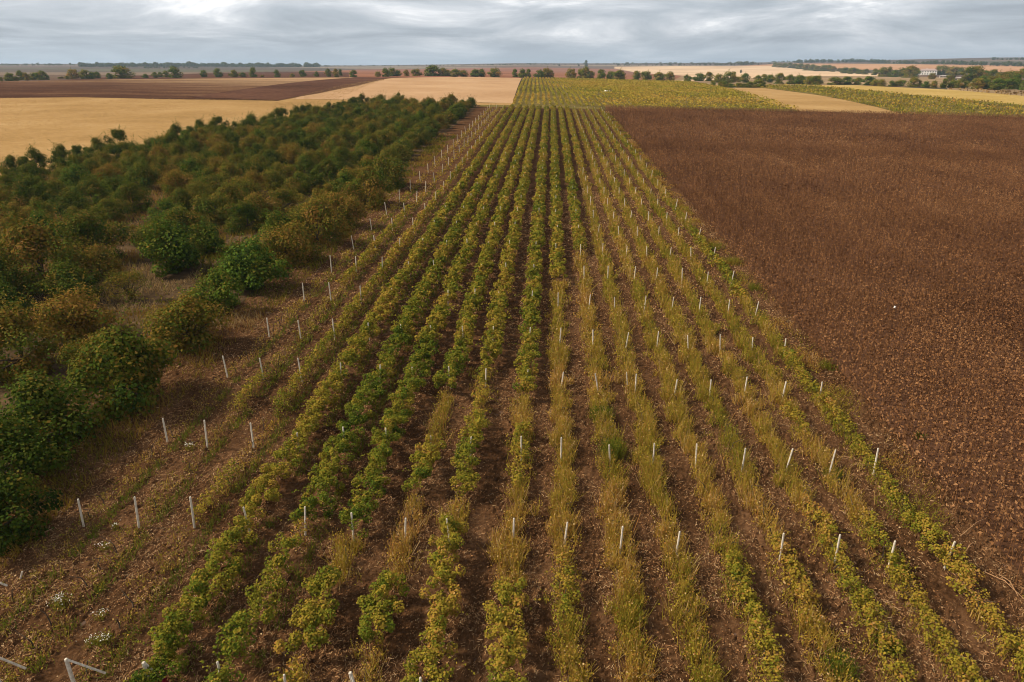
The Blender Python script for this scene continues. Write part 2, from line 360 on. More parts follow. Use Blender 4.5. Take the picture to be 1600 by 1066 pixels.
sheet('reddish_field', [(540, 121.5), (800, 122), (1055, 127), (1075, 119), (960, 107.3), (830, 105), (560, 108.5), (430, 113), (540, 117)], M_red, .02)
sheet('dark_reddish_field', [(100, 124.5), (300, 122.5), (545, 121), (545, 113), (430, 112), (300, 115), (200, 119)], M_brown, .04)
sheet('orange_field', [(1150, 103), (1240, 99), (1350, 99.6), (1720, 106), (1720, 115), (1480, 111), (1340, 108.5), (1220, 105)], M_orange, .04)
# ------------------------------------------------------------------ straw and clods on the soil
def scatter(n, x0, x1, ylo, yhi, power=1.0):
    X = rng.uniform(x0, x1, n); u = rng.uniform(0, 1, n); Y = ylo * (yhi / ylo) ** u if power == 0 else ylo + (yhi - ylo) * u ** power
    return X, Y
def cluster_noise(X, Y, sc, seed=0):
    r = np.random.default_rng(seed); g = r.uniform(size=(512, 512)); u = (X / sc) % 510; v = (Y / sc) % 510
    i = u.astype(int); j = v.astype(int); fu = u - i; fv = v - j; fu = fu * fu * (3 - 2 * fu); fv = fv * fv * (3 - 2 * fv)
    return (g[i, j] * (1 - fu) + g[i + 1, j] * fu) * (1 - fv) + (g[i, j + 1] * (1 - fu) + g[i + 1, j + 1] * fu) * fv
def litter():
    X, Y = scatter(260000, -31, 25, 18, 130, 0)
    k = (cluster_noise(X, Y * .5, .9, 1) * .6 + cluster_noise(X, Y, 3.5, 2) * .4) > rng.uniform(.25, .72, len(X)); X, Y = X[k], Y[k]
    s = np.maximum(1, Y / 45.)
    C = np.stack([X, Y, terr(X, Y) + soil_h(X, Y) + .02], 1)
    n = len(X); a = rng.normal(0, .9, n) + np.pi / 2
    L = rng.uniform(.05, .26, n) * s ** .6; wd = rng.uniform(.009, .024, n) * s ** .8
    T = np.stack([np.cos(a), np.sin(a), rng.normal(0, .25, n)], 1) * L[:, None] * .5
    S = np.stack([-np.sin(a), np.cos(a), rng.normal(0, .6, n)], 1) * wd[:, None] * .5
    Q = np.stack([C - T - S, C - T + S, C + T + S, C + T - S], 1)
    T1 = np.clip(np.where(rng.uniform(size=n) < .30, .90, .74) + rng.normal(0, .10, n), 0, 1)
    X, Y = scatter(230000, -31, 25, 18, 130, 0); k = cluster_noise(X, Y * .6, 1.3, 3) > rng.uniform(.3, .7, len(X)); X, Y = X[k], Y[k]; s = np.maximum(1, Y / 45.)
    Q2 = leaves(np.stack([X, Y, terr(X, Y) + soil_h(X, Y) + .015], 1), rng.uniform(.04, .13, len(X)) * s ** .8, spread=.8)
    return quad_mesh('straw_litter', np.concatenate([Q, Q2]), M_dry, np.concatenate([T1, np.clip(rng.normal(.56, .17, len(X)), 0, 1)]))
tag(link('straw_litter', litter()), 'dry tan straw and broken stalks strewn over the tilled soil between vine rows', 'straw', kind='stuff').color = (.5, .72, .5, 1)
# ------------------------------------------------------------------ vine rows
# state of every row as (start Y, kind, density, tint): V leafy vines, Y thin yellow vines, W tall tawny weeds, S low sparse weeds
ROWS = [
 [(20, 'S', .7, .55), (33, 'S', .45, .6), (60, 'S', .8, .5), (120, 'S', .8, .6)],
 [(20, 'S', 1.0, .5), (26, 'S', .5, .6), (29, 'S', 1., .5), (33, 'S', .6, .55), (42, 'Y', .3, .5), (48, 'S', 1., .45), (70, 'Y', .35, .5), (110, 'S', .9, .6)],
 [(20, 'S', .9, .5), (24, 'S', .7, .5), (30, 'Y', .3, .5), (35, 'S', .8, .6), (42, 'Y', .35, .45), (60, 'Y', .45, .5), (110, 'Y', .35, .55)],
 [(20, 'V', 1.05, .36), (29, 'Y', .5, .5), (30.5, 'V', .95, .42), (33.0, 'V', .9, .45), (52, 'V', 1., .48), (80, 'V', 1., .46), (160, 'V', .9, .45)],
 [(20, 'V', .6, .42), (25, 'Y', .35, .55), (26.2, 'V', .8, .36), (28.2, 'Y', .35, .6), (30.5, 'V', 1.05, .32), (43, 'V', 1., .32), (56, 'V', 1., .44), (120, 'V', .95, .46)],
 [(20, 'Y', .3, .6), (21.5, 'V', 1.1, .40), (26, 'W', .5, .6), (28.7, 'V', .8, .33), (33, 'V', 1.05, .38), (60, 'V', 1., .44), (120, 'V', .95, .46)],
 [(20, 'W', .4, .6), (21.8, 'V', 1.05, .38), (26.5, 'W', .35, .65), (33.5, 'V', .85, .40), (38.5, 'W', .35, .62), (46.5, 'V', .9, .42), (58, 'V', 1., .44), (120, 'V', .95, .46)],
 [(20, 'V', .95, .50), (30.5, 'W', .5, .6), (33.5, 'V', .75, .42), (38.5, 'V', .7, .45), (42.5, 'Y', .55, .55), (51, 'V', .9, .50), (75, 'V', .95, .47), (140, 'V', .95, .46)],
 [(20, 'V', 1., .46), (25.7, 'W', .95, .62), (33.8, 'Y', .8, .55), (41, 'W', .7, .58), (46, 'V', .8, .46), (60, 'V', .85, .42), (95, 'V', .95, .44)],
 [(20, 'W', 1.0, .60), (24, 'Y', .6, .58), (28, 'W', .95, .62), (52, 'W', .9, .58), (74, 'V', .75, .46), (130, 'V', .9, .44)],
 [(20, 'W', .95, .62), (31, 'W', .7, .62), (39, 'W', .9, .55), (46, 'W', .8, .60), (70, 'W', .6, .56), (86, 'V', .65, .42), (130, 'V', .85, .45)],
 [(20, 'W', .9, .58), (30, 'W', .6, .6), (33, 'W', .9, .6), (50, 'W', .8, .58), (80, 'W', .75, .55), (150, 'V', .6, .5)],
 [(20, 'Y', .7, .55), (29, 'W', .6, .6), (40, 'W', .9, .6), (58, 'W', .8, .57), (120, 'W', .8, .56), (180, 'Y', .6, .52)],
 [(20, 'W', .6, .6), (26, 'Y', .6, .58), (31, 'W', .5, .62), (38, 'W', .8, .55), (45, 'W', .85, .6), (90, 'W', .8, .56), (170, 'Y', .6, .5)],
 [(20, 'Y', .6, .5), (28, 'Y', .75, .58), (34, 'W', .7, .6), (50, 'W', .8, .58), (100, 'W', .8, .56), (170, 'Y', .6, .5)],
 [(20, 'Y', .7, .58), (27, 'Y', .7, .52), (33, 'W', .7, .6), (42, 'Y', .5, .5), (46, 'W', .8, .58), (100, 'W', .75, .55), (180, 'Y', .6, .5)],
 [(20, 'Y', .8, .55), (27, 'V', .75, .50), (33.5, 'Y', .85, .46), (42, 'Y', .6, .52), (56, 'W', .8, .54), (70, 'Y', .6, .48), (100, 'W', .75, .54), (170, 'Y', .6, .48)],
]
def row_foliage(i, x0):
    Q = []; T = []; WQ = []; WT = []
    def state(y):
        s = ROWS[i][0]
        for q in ROWS[i]:
            if q[0] <= y: s = q
        return s
    y = 18.5
    wander = rng.uniform(0, 100)
    while y < YEND:
        step = 1.0 if y < 130 else 2.0
        _, kind, dn, tn = state(y); d = y
        lod = min(max(1.0, d / 40.0), 3.2); plod = 1 / lod ** 2
        xc = x0 + .10 * math.sin(y * .35 + wander) + rng.normal() * .06
        gap = float(cluster_noise(np.array([y * 1.0]), np.array([i * 37.0]), 2.6, 5)[0])
        dens = dn * (0.35 + 1.2 * gap) if kind != 'V' else dn * (.8 + .4 * gap)
        tshift = (float(cluster_noise(np.array([y + 50]), np.array([i * 17.0]), 3.1, 9)[0]) - .5)
        if kind in 'VY':
            nl = int(dens * (900 if kind == 'V' else 480) * step * plod) + 1
            h = (1.55 if kind == 'V' else 1.1) * (.85 + .3 * gap); wd = (.53 if kind == 'V' else .36) * (.75 + .35 * dens)
            nc = int(7 * step) + 2
            cy = y + rng.uniform(0, step, nc); cx = xc + rng.normal(0, wd * .75, nc).clip(-wd * 1.4, wd * 1.4)
            cz = .35 + (h - .35) * np.sqrt(rng.uniform(.05, 1, nc)) * (1 - .35 * (np.abs(cx - xc) / (wd * 1.5)) ** 2)
            ct = tn + tshift * .28 + rng.normal(0, .085, nc)
            k = rng.integers(0, nc, nl); D = rdir(nl); rr = rng.uniform(.5, 1.0, nl) ** .6 * (.29 if kind == 'V' else .25)
            C = np.stack([cx[k], cy[k], cz[k]], 1) + D * rr[:, None]
            C[:, 2] = np.maximum(C[:, 2], .06)
            Q.append((C, rng.uniform(.075, .155, nl) * lod, D * .7 + np.array([0, 0, .7])))
            T.append(ct[k] + rng.normal(0, .085, nl))
            # stray shoots
            ns = int(2 * step)
            for s_ in range(ns if d < 90 else 0):
                m_ = int(9 * min(1, plod * 2)) + 2; t_ = np.linspace(0, 1, m_)[:, None]
                p0 = np.array([xc + rng.normal(0, wd * .6), y + rng.uniform(0, step), h * .8]); v_ = np.array([rng.normal(0, .6), rng.normal(0, .4), rng.uniform(-.1, .75)])
                C = p0 + v_ * t_ + np.array([0, 0, -.5]) * t_ ** 2 + rng.normal(0, .04, (m_, 3))
                Q.append((C, rng.uniform(.09, .16, m_) * lod, np.tile([0, 0, .8], (m_, 1)))); T.append(np.full(m_, tn - .04) + rng.normal(0, .07, m_))
        if kind in 'WYS':
            amt = {'W': 1.0, 'Y': .45, 'S': .22}[kind] * dens
            nb = int(amt * 260 * step * plod ** .9) + 1
            hh = {'W': .92, 'Y': .55, 'S': .34}[kind]; sp = {'W': .34, 'Y': .38, 'S': .5}[kind]
            cn = int(6 * step) + 1; ccx = xc + rng.normal(0, sp, cn); ccy = y + rng.uniform(0, step, cn); cch = rng.uniform(.35, 1.15, cn)
            k = rng.integers(0, cn, nb)
            X = ccx[k] + rng.normal(0, .15, nb); Y = ccy[k] + rng.normal(0, .2, nb)
            B = blades(np.stack([X, Y, np.full(nb, .02)], 1), hh * cch[k] * rng.uniform(.5, 1.35, nb), rng.uniform(.015, .04, nb) * lod ** 1.1, .28)
            WQ.append(B); WT.append(np.clip(np.where(rng.uniform(size=nb) < .2, .86, tn - .02) + tshift * .25 + rng.normal(0, .08, nb), 0, .97))
            nf = int(amt * 520 * step * plod) + 1; k = rng.integers(0, cn, nf)
            C = np.stack([ccx[k] + rng.normal(0, .2, nf), ccy[k] + rng.normal(0, .22, nf), hh * cch[k] * rng.uniform(.15, 1.05, nf)], 1)
            WQ.append(leaves(C, rng.uniform(.05, .12, nf) * lod, spread=1.0)); WT.append(np.clip(np.where(rng.uniform(size=nf) < .15, .86, tn - .04) + tshift * .3 + rng.normal(0, .09, nf), 0, .97))
        if i < 5 and d < 130 and rng.uniform() < .8:   # green grass on the shaded right side of the sparse rows
            nb = int(70 * step * plod)
            X = x0 + .8 + rng.normal(0, .2, nb); Y = y + rng.uniform(0, step, nb)
            WQ.append(blades(np.stack([X, Y, np.full(nb, .02)], 1), rng.uniform(.1, .32, nb), rng.uniform(.02, .045, nb) * lod, .4)); WT.append(rng.normal(.27, .06, nb))
        y += step
    q1 = t1 = q2 = t2 = None
    if Q:
        C = np.concatenate([q[0] for q in Q]); S = np.concatenate([q[1] for q in Q]); N = np.concatenate([q[2] for q in Q])
        q1 = leaves(C, S, N, .75); t1 = np.concatenate(T); q1[..., 2] += terr(C[:, 0], C[:, 1])[:, None] + .05
    if WQ:
        q2 = np.concatenate(WQ); t2 = np.concatenate(WT); q2[..., 2] += terr(q2[:, 0, 0], q2[:, 0, 1])[:, None] + .05
    return q1, t1, q2, t2
desc = ['sparse weedy vine row, first from the orchard, nearly bare', 'sparse weedy vine row, second from the orchard', 'thin low vine row, third from the orchard beside the first leafy one',
 'dense leafy vine row, fourth from the orchard, olive and yellow', 'dense dark green vine row, fifth from the orchard', 'dense green vine row, sixth from the orchard, gap near the front',
 'broken green vine row, seventh from the orchard, with long weedy gaps', 'yellowing leafy vine row, eighth from the orchard', 'vine row ninth from the orchard, leafy in front and tawny behind',
 'tawny weed-choked vine row, tenth from the orchard in the middle', 'tawny vine row, eleventh from the orchard, with a bright green tuft', 'weedy tawny vine row, twelfth from the orchard',
 'thin yellow-brown vine row, thirteenth from the orchard', 'thin patchy vine row, fourth from the brown sunflower field', 'patchy yellow vine row, third from the brown sunflower field',
 'weedy olive vine row, second from the brown sunflower field', 'olive green vine row bordering the brown sunflower field']
STEMS = [poly_mesh('vine_stem', *tube([(0, 0, 0), (rng.normal() * .06, rng.normal() * .06, .4), (rng.normal() * .1, .1, .8), (rng.normal() * .2, .45, 1.1)], [.035, .03, .022, .012], 5), M_bark) for _ in range(4)]
for i, x0 in enumerate(XR):
    q1, t1, q2, t2 = row_foliage(i, x0)
    e = bpy.data.objects.new('vine_row', None); COL.objects.link(e); e.location = (x0, 20, tz(x0, 20))
    tag(e, desc[i], 'vine row', 'vine rows in the near vineyard'); inv = np.array(e.location)
    if q1 is not None: link('vine_leaves', quad_mesh('vine_leaves', q1 - inv, M_leaf, np.clip(t1, 0, .93)), e).color = (.5, .58, .5, 1)
    if q2 is not None: link('weeds', quad_mesh('weeds', q2 - inv, M_leaf, t2), e).color = (.5, .62, .5, 1)
    y = 20.6
    while y < 62:
        kd = [q[1] for q in ROWS[i] if q[0] <= y][-1]
        if kd != 'V' and rng.uniform() < .6:
            st = link('vine_stem', STEMS[rng.integers(0, 4)], e); bx = x0 + rng.normal() * .1
            st.location = (bx - x0, y - 20, tz(bx, y) - inv[2] - .02); st.rotation_euler = (0, 0, rng.uniform(0, 6))
        y += 1.25
# ------------------------------------------------------------------ posts
def post_mesh(h=1.85, brace=None):
    a, b = .055, .048
    V = []; Fc = []
    for z, s in ((-.05, a), (h * .5, (a + b) / 2), (h - .03, b), (h, b * .6)):
        c = s * .55
        ring = [(s, c), (c, s), (-c, s), (-s, c), (-s, -c), (-c, -s), (c, -s), (s, -c)]
        V += [(x, y, z) for x, y in ring]
    for k in range(3):
        for s in range(8): Fc.append((k * 8 + s, k * 8 + (s + 1) % 8, k * 8 + 8 + (s + 1) % 8, k * 8 + 8 + s))
    Fc.append(tuple(range(24, 32)))
    return V, Fc
pm = [poly_mesh('post', *post_mesh(h), M_post) for h in (1.78, 1.88, 1.96)]
def proj(X, Y, Z):
    Z = Z - HC; xr = X * math.cos(YAW) + Y * math.sin(YAW); yf = -X * math.sin(YAW) + Y * math.cos(YAW)
    c = yf * math.cos(PIT) - Z * math.sin(PIT); return 800 + F * xr / c, 533 + F * -(yf * math.sin(PIT) + Z * math.cos(PIT)) / c
spots = []
missing = {(12, 1), (4, 5), (9, 6)}
for i, x0 in enumerate(XR):
    for j, y in enumerate(YP):
        yy = y + rng.normal() * .12; xx = x0 + rng.normal() * .05; z = tz(xx, yy)
        px, py = proj(xx, yy, z + 1.85)
        if not (-40 < px < 1612 and py < 1064): continue
        if (i, j) in missing: continue
        spots.append((i, j, xx, yy, z))
keep = sorted(spots, key=lambda s: s[3] + (0 if s[0] > 2 else -95))[:300]
kset = {(s[0], s[1]) for s in keep}; cnt = {}
far_parts = []
for (i, j, xx, yy, z) in sorted(spots, key=lambda s: (s[0], s[3])):
    near_tilt = rng.normal() * .05, rng.normal() * .05
    if (i, j) == (10, 3): near_tilt = (.02, .22)
    if (i, j) in kset:
        cnt[i] = cnt.get(i, 0) + 1
        if j == 0 and i in (1, 2, 3, 6, 8):     # braced end posts
            e = bpy.data.objects.new('end_post', None); COL.objects.link(e); e.location = (xx, yy, z)
            p = link('post', pm[1], e); p.scale = (1.35, 1.35, 1.0)
            if i == 6: e.rotation_euler = (0, -.12, 0)
            bd = {1: (.75, .6, .4), 2: (1.05, .5, .6), 3: (.4, .45, .8), 6: (.25, -.5, .15), 8: (.25, -.3, 1.0)}[i]
            V, Fc = tube([(.02, .02, 1.80), (bd[0], bd[1], bd[2])], [.045, .05], 6) if i in (1, 2) else tube([(.02, .02, 1.82), (bd[0], bd[1], .25)], [.04, .045], 6)
            link('brace', poly_mesh('brace', V, Fc, M_post), e)
            tag(e, 'braced concrete post closing the near end of the %s row from the orchard' % nth(i + 1), 'vine post', 'vineyard posts')
            continue
        o = link('vineyard_post', pm[rng.integers(0, 3)]); o.location = (xx, yy, z)
        o.rotation_euler = (near_tilt[0], near_tilt[1], rng.uniform(0, 6)); s = 1.0 if i > 2 else 1.08; o.scale = (s * .9, s * .9, s * rng.uniform(.95, 1.05))
        tag(o, 'pale concrete post, %s from the near end of the %s vine row from orchard' % (nth(cnt[i]), nth(i + 1)), 'vine post', 'vineyard posts')
    else:
        V, Fc = post_mesh(); far_parts.append(([(v[0] + xx, v[1] + yy, v[2] + z) for v in V], Fc))
V, Fc = merge(far_parts)
tag(link('far_vineyard_posts', poly_mesh('far_vineyard_posts', V, Fc, M_post)), 'distant pale posts barely showing in the far ends of the vine rows', 'vine posts', 'vineyard posts', 'stuff')
for (px, py, lean, lb) in ((32, 905, .55, 'broken leaning white stake in the weeds at the left edge'), (10, 915, -.8, 'short fallen white stake lying low at the far left edge')):
    x, y = hit(px, py); o = link('broken_stake', poly_mesh('broken_stake', *post_mesh(.75), M_post)); o.location = (x, y, tz(x, y)); o.rotation_euler = (.2, lean, 0); o.scale = (.8, .8, 1); tag(o, lb, 'stake')
for (px, py, lb, ln) in ((751, 905, '', 0), (981, 612, 'crooked second stake beside a post in the twelfth vine row', -.12),):
    if not lb: continue
    x, y = hit(px, py); o = link('leaning_stake', poly_mesh('leaning_stake', *post_mesh(1.7), M_post)); o.location = (x, y, tz(x, y)); o.rotation_euler = (0, ln, 0); o.scale = (.7, .7, 1); tag(o, lb, 'stake')
# ------------------------------------------------------------------ trees
def crown(n, R, H, z0, lobes, leaf, shoots=10, ragged=.5, big=1.0):
    """leafy lobes spread through the crown volume; returns quads, tint and lobe centres"""
    L = []
    for k in range(lobes):
        d = rdir(1)[0]; q = rng.uniform(.25, .92) * (1 - .25 * max(0, d[2]))
        L.append((d[0] * R * q, d[1] * R * q, z0 + (H - z0) * (.44 + .38 * d[2]), rng.uniform(.22, .42) * R * big))
    L = np.array(L); k = rng.integers(0, lobes, n); D = rdir(n); rr = L[k, 3] * rng.uniform(.55, 1.08, n)
    C = L[k, :3] + D * rr[:, None] * np.array([1, 1, .85]); lt = rng.normal(0, .09, lobes)
    T = lt[k] + rng.normal(0, .11, n); N = D * 1.1 + np.array([0, 0, .45])
    S = rng.uniform(.6, 1.35, n) * leaf; T = T + .10 * (rr / L[k, 3] - .85) + .05 * D[:, 2]  # outer and upward leaves tinted lighter: lit tops put into leaf colour
    add = []
    for s in range(shoots):
        l = L[rng.integers(0, lobes)]; m_ = int(14 * (.2 / leaf)) + 4; t_ = np.linspace(0, 1, m_)[:, None]
        d = rdir(1)[0]; d[2] = abs(d[2]) + .5; d /= np.linalg.norm(d)
        P = l[:3] + d * l[3] * (.8 + t_ * ragged * 1.6) + rng.normal(0, leaf * .4, (m_, 3)); add.append(P)
    if add:
        A = np.concatenate(add); C = np.concatenate([C, A]); T = np.concatenate([T, rng.normal(-.03, .07, len(A))]); S = np.concatenate([S, np.full(len(A), leaf * .85)]); N = np.concatenate([N, np.tile([0, 0, .6], (len(A), 1))])
    C[:, 2] = np.maximum(C[:, 2], .12)
    return leaves(C, S, N, .7), T + .45, L
def trunk(R, H, L, m=7, r0=.14):
    parts = []
    fork = H * .16
    parts.append(tube([(0, 0, -.1), (.03, .02, fork * .6), (.0, .03, fork)], [r0 * 1.25, r0, r0 * .9], 7))
    idx = rng.permutation(len(L))[:m]
    for q in idx:
        l = L[q]; mid = (l[0] * .45 + rng.normal() * .1, l[1] * .45 + rng.normal() * .1, fork + (l[2] - fork) * .55)
        parts.append(tube([(0, .02, fork * .9), mid, (l[0], l[1], l[2]), (l[0] * 1.2, l[1] * 1.2, l[2] + l[3] * .7)], [r0 * .55, r0 * .38, r0 * .2, r0 * .06], 5))
    return merge(parts)
def proto(name, n, R, H, z0, lobes, leaf, tcount=7, r0=.14, m=None, **k):
    q, t, L = crown(n, R, H, z0, lobes, leaf, **k)
    c = quad_mesh(name + '_crown', q, m or M_tree, np.clip(t, 0, 1)); tr = poly_mesh(name + '_trunk', *trunk(R, H, L, tcount, r0), M_bark)
    return c, tr
ORCH = [proto('orchard', 8200, 3.5, rng.uniform(4.5, 5.4), -.5, 30, .21, ragged=1.0, shoots=26) for _ in range(6)]
ORCH += [proto('orchard_upright', 6500, 2.9, 5.6, -.4, 28, .21, shoots=22, ragged=.9) for _ in range(3)]
SPARSE = [proto('thin_orchard', 2600, 2.9, 4.3, .4, 24, .15, tcount=14, shoots=16, ragged=.7)]
WALNUT = [proto('green_orchard', 5600, 3.1, 5.0, -.4, 26, .26, shoots=18, ragged=.6) for _ in range(2)]
def tree(name, pr, x, y, s, sz, tint, bright, label, cat, group, rz=None):
    e = bpy.data.objects.new(name, None); COL.objects.link(e); e.location = (x, y, tz(x, y)); e.rotation_euler = (0, 0, rng.uniform(0, 6.28) if rz is None else rz); e.scale = (s, s, sz)
    tag(e, label, cat, group)
    c = link('crown', pr[0], e); c.color = (tint, bright, .5, 1); link('trunk', pr[1], e); return e
# hand-placed trees nearest the camera: px centre, base y, px width, proto, tint, colour word
near = [(75, 705, 155, 'O', .36, .95, 'dark green'), (205, 640, 150, 'O', .42, 1.0, 'dark olive'), (300, 548, 118, 'O', .55, 1.1, 'olive brown'),
 (5, 850, 150, 'O', .30, .8, 'very dark green'), (8, 770, 140, 'O', .34, .9, 'deep green'), (150, 600, 90, 'O', .5, 1.0, 'low olive'),  (268, 432, 92, 'W', .26, 1.35, 'dark green'), (402, 458, 98, 'W', .22, 1.8, 'bright green'), (350, 492, 78, 'W', .30, 1.45, 'loose bright green'),
 (125, 535, 105, 'O', .66, 1.25, 'orange-brown'), (40, 585, 120, 'O', .58, 1.1, 'brownish olive'), (72, 455, 115, 'O', .60, 1.05, 'russet olive'), (-10, 480, 90, 'O', .40, .9, 'dark'),
 (148, 418, 98, 'O', .46, .95, 'dark olive'), (205, 476, 78, 'S', .55, 1.2, 'thin bare-branched'), (322, 405, 62, 'W', .30, 1.25, 'green'), (455, 420, 88, 'O', .58, 1.15, 'tawny olive'),
 (497, 392, 80, 'O', .60, 1.2, 'tawny brown'), (530, 362, 72, 'O', .58, 1.15, 'tawny olive'), (575, 330, 72, 'O', .54, 1.1, 'olive'), (610, 300, 66, 'O', .42, 1.0, 'dark green'), (262, 362, 52, 'W', .24, 1.5, 'bright green')]
T_all = []
for (px, by, wd, k, ti, br, word) in near:
    x, y = hit(px, by - 8); dpt = depth(x, y) * math.cos(PIT) + (HC - tz(x, y)) * math.sin(PIT); w_m = wd / F * dpt
    T_all.append((x, y, w_m / 5.8, k, ti, br, word))
for r in range(10):
    x0 = -35.3 - r * 7.4; y = 46 + rng.uniform(0, 6)
    while y < 313:
        x = x0 + rng.normal() * .7; yy = y + rng.normal() * .6; xe = -104 + max(0, yy - 150) * .165
        y += 6.6
        if x < xe: continue
        px, py = proj(x, yy, tz(x, yy) + 2)
        if px < -60: continue
        if yy < 106 and rng.uniform() < .04: continue
        if any(math.hypot(x - q[0], yy - q[1]) < (5.0 if yy < 100 else 4.2) for q in T_all): continue
        if rng.uniform() < .03: continue
        edge = x < xe + 6
        u = rng.uniform()
        if edge: T_all.append((x, yy, rng.uniform(.85, 1.05), 'U', rng.normal(.36, .04), .95, 'dark green'))
        elif u < .09: T_all.append((x, yy, rng.uniform(.8, 1.0), 'W', .28, 1.35, 'bright green'))
        elif u < .42: T_all.append((x, yy, rng.uniform(.76, 1.0), 'O', rng.normal(.36, .04), 1.0, 'dark olive'))
        elif u < .75: T_all.append((x, yy, rng.uniform(.76, 1.0), 'O', rng.normal(.47, .04), 1.15, 'olive brown'))
        else: T_all.append((x, yy, rng.uniform(.8, 1.0), 'O', rng.normal(.58, .03), 1.2, 'russet brown'))
T_all = sorted(T_all, key=lambda q: q[1])[:300]
rows = {}
for q in T_all: rows.setdefault(max(0, int(round((-35.3 - q[0]) / 7.4))), []).append(q)
for r in rows:
    for n_, (x, y, s, k, ti, br, word) in enumerate(sorted(rows[r], key=lambda q: q[1])):
        pr = {'O': ORCH[rng.integers(0, 6)], 'U': ORCH[rng.integers(6, 9)], 'W': WALNUT[rng.integers(0, 2)], 'S': SPARSE[0]}[k]
        tree('orchard_tree', pr, x, y, s, s * rng.uniform(.9, 1.1), ti, min(1, .62 * br), '%s tree, %s from near end in %s orchard row from the vines' % (word, nth(n_ + 1), nth(r + 1)), 'tree', 'orchard trees')
# orchard undergrowth
def undergrowth():
    X, Y = scatter(260000, -100, -27.2, 24, 210, 0)
    px, _ = 0, 0; k = (X > -.95 * Y - 6) & (cluster_noise(X, Y, 3.0, 11) > rng.uniform(.2, .75, len(X))); X, Y = X[k], Y[k]; n = len(X)
    s = np.maximum(1, Y / 50.); C = np.stack([X, Y, terr(X, Y)], 1)
    g = cluster_noise(X, Y, 6.0, 12); g2 = cluster_noise(X, Y, 2.2, 13)
    T = .22 + .62 * g + rng.normal(0, .09, n) + .12 * g2; dry = ((X + 46) ** 2 / 60 + (Y - 68) ** 2 / 90 < 1); T = np.where(dry, rng.normal(.93, .05, n), T)
    return quad_mesh('orchard_grass', blades(C, rng.uniform(.15, .6, n) * (.5 + g2), rng.uniform(.03, .07, n) * s ** 1.1, .45), M_leaf, np.clip(T, .15, 1))
tag(link('orchard_grass', undergrowth()), 'long dry and green grass growing wild between the orchard trees', 'grass', kind='stuff').color = (.5, .40, .5, 1)
# ------------------------------------------------------------------ sunflower field (dead brown plants)
def sunflowers():
    Q = []; T = []
    def plants(X, Y, s, nleaf):
        n = len(X); z = terr(X, Y); hgt = rng.uniform(1.15, 1.6, n) + .15 * cluster_noise(X, Y, 8, 21)
        big = (cluster_noise(X, Y, 17, 22) - .5) * .22 + (cluster_noise(X * 1.4, Y * .05, 1.0, 24) - .5) * .17 + (cluster_noise(X, Y * .4, 3, 23) - .5) * .10
        C = np.stack([X, Y, z], 1)
        Q.append(blades(C, hgt, .035 * s, .05)); T.append(.42 + big + rng.normal(0, .08, n))
        top = C + np.stack([rng.normal(0, .08, n), rng.normal(0, .08, n), hgt], 1)
        N = np.stack([rng.normal(.2, .5, n), rng.normal(-.3, .5, n), np.full(n, .75)], 1)
        Q.append(leaves(top, rng.uniform(.10, .18, n) * s, N, .4, aspect=1.0)); T.append(.49 + big + rng.normal(0, .05, n))
        for k in range(nleaf):
            a = rng.uniform(0, 6.28, n); rr = rng.uniform(.08, .28, n)
            L = C + np.stack([np.cos(a) * rr, np.sin(a) * rr, hgt * rng.uniform(.25, .95, n)], 1)
            Q.append(leaves(L, rng.uniform(.14, .30, n) * s, np.stack([np.cos(a), np.sin(a), np.full(n, .3)], 1), .5, aspect=.6)); T.append(.47 + big + rng.normal(0, .06, n))
    def rowgrid(y0, y1, dx, dy, s, nl):
        for x in np.arange(24.3, 290, dx):
            ya = max(y0, (x - 14) / .92 ); 
            if ya >= y1: continue
            Y = np.arange(ya, y1, dy); Y = Y + rng.normal(0, dy * .3, len(Y)); X = np.full(len(Y), x) + rng.normal(0, .10 * dx / .7, len(Y))
            k = rng.uniform(size=len(Y)) < .93; xx.append(X[k]); yy.append(Y[k])
        X = np.concatenate(xx); Y = np.concatenate(yy); xx.clear(); yy.clear(); plants(X, Y, s, nl)
    xx = []; yy = []
    rowgrid(20, 75, .7, .28, 1.0, 5); rowgrid(75, 130, .7, .36, 1.15, 3); rowgrid(130, 205, .8, .55, 1.5, 2); rowgrid(205, 321, 1.1, .75, 2.1, 1)
    return quad_mesh('sunflower_field', np.concatenate(Q), M_dry, np.clip(np.concatenate(T), 0, 1))
tag(link('sunflower_field', sunflowers()), 'dense field of dead brown sunflowers right of the vineyard', 'sunflowers', kind='stuff').color = (.5, .74, .5, 1)
